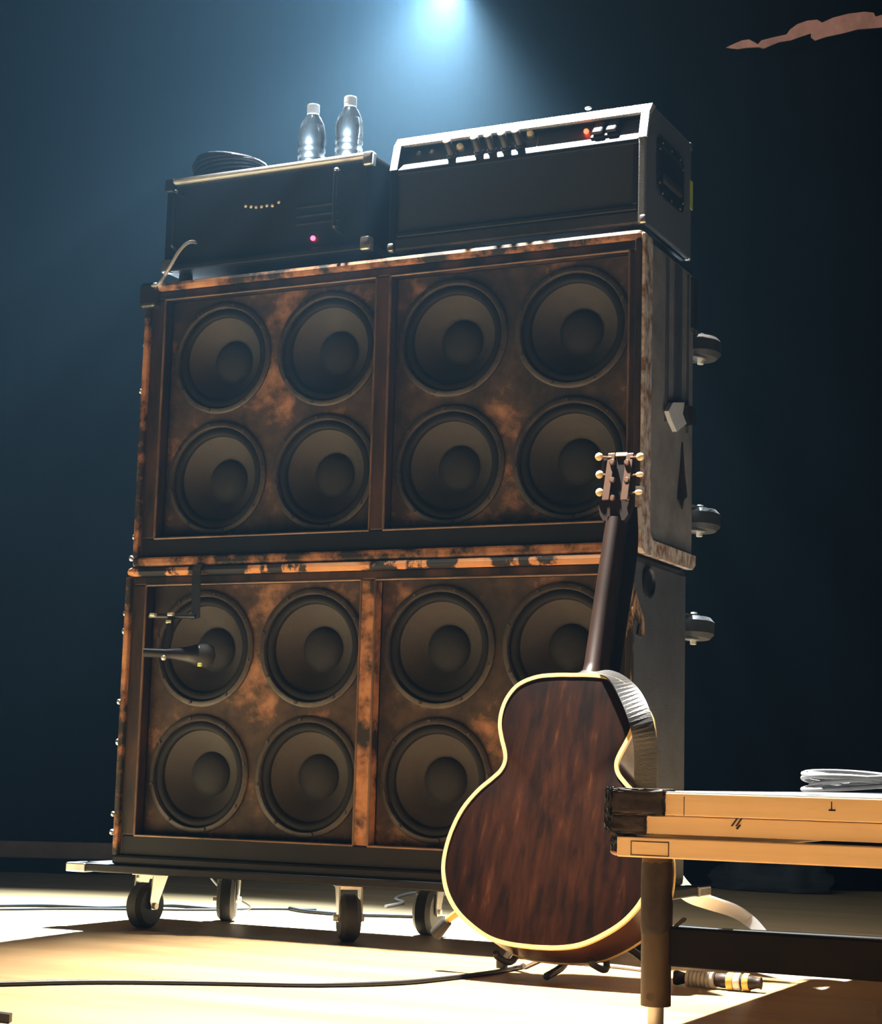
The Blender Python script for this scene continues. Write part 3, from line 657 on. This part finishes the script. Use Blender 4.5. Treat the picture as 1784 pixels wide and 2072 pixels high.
# gaffer tape wrapped round the corner
def rough_box(lo, hi, amp, name, mat, n=5):
    g = MB(); g.box(lo, hi, .004, 2); bmesh.ops.subdivide_edges(g.bm, edges=list(g.bm.edges), cuts=n, use_grid_fill=True)
    for v in g.bm.verts: v.co += V((random.uniform(-amp, amp) for _ in range(3)))
    return g.build(name, mat, rs, 60)
xa = ony(1345, 1628, RY-.002).x; xb = ony(1306, 1670, RY-.002).x; xc = ony(1258, 1715, RY-.002).x
rough_box((RX0-.005, RY-.004, z1_-.001), (xa, RY+.05, zt+.0025), .0012, 'corner_tape', 'gaffer')
rough_box((RX0-.004, RY-.0015, z2_), (xb, RY+.05, z1_+.001), .001, 'corner_tape', 'gaffer')
rough_box((RX0+.0, RY+.002, z3_+.006), (xc, RY+.05, z2_+.004), .0015, 'corner_tape', 'gaffer_shiny')
rough_box((RX0-.007, RY-.006, z2_+.004), (RX0+.004, RY+.02, zt+.004), .0018, 'loose_tape', 'gaffer_shiny')
g = MB(); p_ = ony(1248, 1722, RY+.01); g.sphere((p_.x+.002, RY+.008, p_.z), .012, (1, .7, .55)); g.build('corner_end', 'tuner_metal', rs, 60)
# flat outlined patch, arrow-like smudge, pen lines
ly = RY-.003
a, c = ony(1276, 1701, ly), ony(1353, 1734, ly)
g = MB()
for lo_, hi_ in (((a.x, c.z), (c.x, c.z+.0012)), ((a.x, a.z-.0012), (c.x, a.z)), ((a.x, c.z), (a.x+.0012, a.z)), ((c.x-.0012, c.z), (c.x, a.z))):
    g.box((lo_[0], ly-.0006, lo_[1]), (hi_[0], ly+.001, hi_[1]))
pa = g.build('patch_outline', 'gaffer', rs)
for du in (0, 9):
    q = [(1478+du, 1672), (1490+du, 1655), (1494+du, 1655), (1482+du, 1672)]
    g = MB(); g.prism([ony(u, v, RY+.0025) for u, v in q], (0, -.0005, 0)); g.build('smudge', 'gaffer', rs)
g = MB(); g.prism([ony(u, v, RY+.0025) for u, v in ((1488, 1676), (1496, 1668), (1499, 1670), (1492, 1679))], (0, -.0005, 0)); g.build('smudge', 'gaffer', rs)
for u0, v0_, u1, v1 in ((1383, 1612, 1384.5, 1650), (1681, 1622, 1683, 1640), (1676, 1638, 1690, 1641)):
    a, c = ony(u0, v1, RY-.0001), ony(u1, v0_, RY-.0001); MB().box((a.x, RY-.0006, a.z), (c.x, RY+.001, c.z)).build('scuff', 'gaffer', rs)
# legs
def leg(x, y, front):
    g = MB(); g.cyl((x, y, .03), (x, y, z3_+.01), .0222, seg=28, bev=.0015); l = g.build('leg', 'pipe', rs, 40)
    g = MB(); g.cyl((x, y, 0), (x, y, .05), .012, seg=14); g.build('leg_insert', 'zinc', l, 40)
    if front:
        g = MB(); g.lathe([(.0226, .135), (.0235, .14), (.0238, .17), (.0232, .20), (.0236, .225), (.0226, .236)], (x, y, 0), seg=24)
        for v in g.bm.verts: v.co += V((random.uniform(-.0009, .0009), random.uniform(-.0009, .0009), random.uniform(-.002, .002)))
        g.build('tape_wrap', 'gaffer', l, 60)
        q = ony(1315, 2046, y-.022); g = MB(); g.cyl((q.x, y-.0222, q.z+.02), (q.x, y-.0195, q.z+.02), .006, seg=14); g.build('bolt', 'pipe', l, 40)
lx = 1.556
leg(lx, -.797, True); leg(RX1-.06, -.797, False); leg(lx, RYB-.04, False); leg(RX1-.06, RYB-.04, False)
MB().box((lx+.021, -.803, .088), (RX1-.07, -.783, .144), .003).build('brace_bar', 'bar_dark', rs)
g = MB(); g.prism([ony(u, v, -.80) for u, v in ((1352, 1882), (1380, 1857), (1386, 1859), (1382, 1866), (1362, 1880))], (0, .008, 0)); g.build('loose_tape', 'gaffer', rs)
# coil of grey cable on the riser
cc = onz(1740, 1602, zt) if False else V((1.93, -.66, zt))
cc = ony(1735, 1600, -.62); cc.z = zt
g = MB(); P = []
for k in range(5*22+1):
    a = 2*math.pi*k/22; l_ = k/22; P.append(cc + V((math.cos(a)*(.075+.006*math.sin(3*l_)), math.sin(a)*.09, .005+.0045*l_ + .006*(1+math.sin(a+l_*1.3)))))
g.tube(P, .0036, 8, 0); tag(rebase(g.build('cable_coil', 'cable_grey', None, 60)), 'grey coiled cable lying on top of the foreground riser', 'cable')

# ------------------------------------------------------------------ cables and bits on the floor
def floor_cable(name, pts, r, mat, label, z=None):
    g = MB(); P = []
    for q in pts:
        if len(q) == 2: p_ = onz(q[0], q[1], r)
        elif isinstance(q, V): p_ = q
        else: p_ = ony(q[0], q[1], q[2])
        P.append(p_)
    g.tube(P, r, 8); return tag(rebase(g.build(name, mat, None, 60)), label, 'cable')
floor_cable('instrument_cable', [(-160, 1996), (0, 1991), (200, 1987), (420, 1989), (640, 1993), (800, 1989), (900, 1980), (1000, 1967), (1060, 1955)], .0042, 'cable_black', 'long black cable curving across the bright floor towards the guitar')
o_ = floor_cable('cable_plug', [(1058, 1955), (1080, 1945), (1100, 1937)], .0058, 'cable_grey', 'pale grey plug end lying on the floor below the guitar')
o_['category'] = 'plug'
floor_cable('floor_cable', [(1150, 1948), (1220, 1953), (1290, 1961), (1330, 1968)], .004, 'cable_grey', 'short pale cable on the floor between guitar and riser leg')
floor_cable('floor_cable', [(1340, 1876), (1450, 1884), (1600, 1892), (1800, 1903), (1900, 1908)], .008, 'cable_black', 'thick black cable on the floor seen under the riser')
floor_cable('floor_cable', [(-120, 1834), (60, 1832), (200, 1836), (330, 1832), (420, 1838), (470, 1836)], .004, 'cable_black', 'black cable on the floor behind the left casters, farther of two')
floor_cable('floor_cable', [(-120, 1842), (100, 1839), (300, 1840), (420, 1841), (520, 1839), (640, 1840)], .003, 'cable_black', 'thin black cable on the floor behind the left casters, nearer of two')
floor_cable('hanging_wire', [V((.03, .33, Z0-.018)), V((.02, .42, .07)), V((.06, .5, .02)), (432, 1838), (470, 1842)], .0022, 'cable_black', 'thin wire hanging from the wheeled board beside the left casters')
floor_cable('floor_cable', [(586, 1838), (620, 1844), (700, 1850), (800, 1853), (900, 1856)], .005, 'cable_black', 'black cable under the wheeled board between the middle casters')
floor_cable('floor_cable', [(780, 1834), (815, 1826), (800, 1818), (826, 1808), (860, 1806), (905, 1812), (930, 1822)], .0045, 'cable_white', 'pale looped cable on the floor behind the middle casters')
g = MB(); pts_ = [(V(ony(1352, 1745, .50)), (1, .3, .5)), (ony(1366, 1780, .56), (1, .3, .5)), (ony(1398, 1812, .66), (1, .2, .6)), (ony(1440, 1828, .78), (1, 0, .9)), (ony(1482, 1842, .92), (1, 0, .9)), (ony(1512, 1860, 1.0), (1, 0, .5)), (onz(1536, 1884, .006), (1, 0, .2)), (onz(1545, 1896, .006), (1, 0, .1))]
g.ribbon(pts_, lambda t_: .042 - .016*t_, .008); tag(rebase(g.build('cable_sleeve', 'cable_white', None, 40)), 'whitish flat cable sleeve trailing to the floor behind the riser leg', 'cable')
# taped bundle under the riser edge
r_ = thing('cable_bundle', onz(1455, 1985), 'taped bundle of dark cable with pale wraps on the floor under the riser', 'cable')
P = [onz(1362, 1978, .014), onz(1400, 1980, .014), onz(1450, 1983, .015), onz(1500, 1987, .016), onz(1540, 1990, .016)]
g = MB(); g.tube(P, lambda t_: .011 + .002*math.sin(t_*25), 12); g.build('bundle_core', 'gaffer', r_, 50)
for k in range(7):
    t_ = .18 + .045*k; p_ = P[0].lerp(P[-1], t_); d_ = (P[-1]-P[0]).normalized(); g = MB(); g.cyl(p_-d_*.0028, p_+d_*.0028, .0138, seg=14); g.build('wrap', 'tape_white', r_, 40)
for t_, mt in ((.66, 'yellow_tube'), (.74, 'tape_white'), (.84, 'yellow_tube')):
    p_ = P[0].lerp(P[-1], t_); d_ = (P[-1]-P[0]).normalized(); g = MB(); g.cyl(p_-d_*.006, p_+d_*.006, .0155, seg=14, bev=.002); g.build('connector_ring', mt, r_, 40)
# bits at the foot of the backdrop
for u, v, sz, lab in ((1560, 1804, .12, 'dark lumpy bundle at the foot of the backdrop, seen under the riser'),):
    p_ = onz(u, v); g = MB(); b = bmesh.new(); bmesh.ops.create_icosphere(b, subdivisions=3, radius=1)
    for q in b.verts:
        k = 1 + .18*math.sin(q.co.x*7+u)*math.cos(q.co.y*6) + .1*math.sin(q.co.z*11); q.co = p_ + V((q.co.x*sz*1.6*k, q.co.y*sz*.7*k, max(0, (q.co.z+.55)*sz*.55*k)))
    g._merge(b); tag(rebase(g.build('cloth_bundle', 'cloth_black', None, 60)), lab, 'bundle')
g = MB(); p_ = onz(8, 2069); g.prism([p_+V((-.04, 0, 0)), p_+V((.012, -.004, 0)), p_+V((.004, .012, 0)), p_+V((-.03, .016, 0))], (0, 0, .012)); tag(rebase(g.build('tape_scrap', 'cable_black')), 'tiny dark scrap on the bright floor in the lower left corner', 'tape')
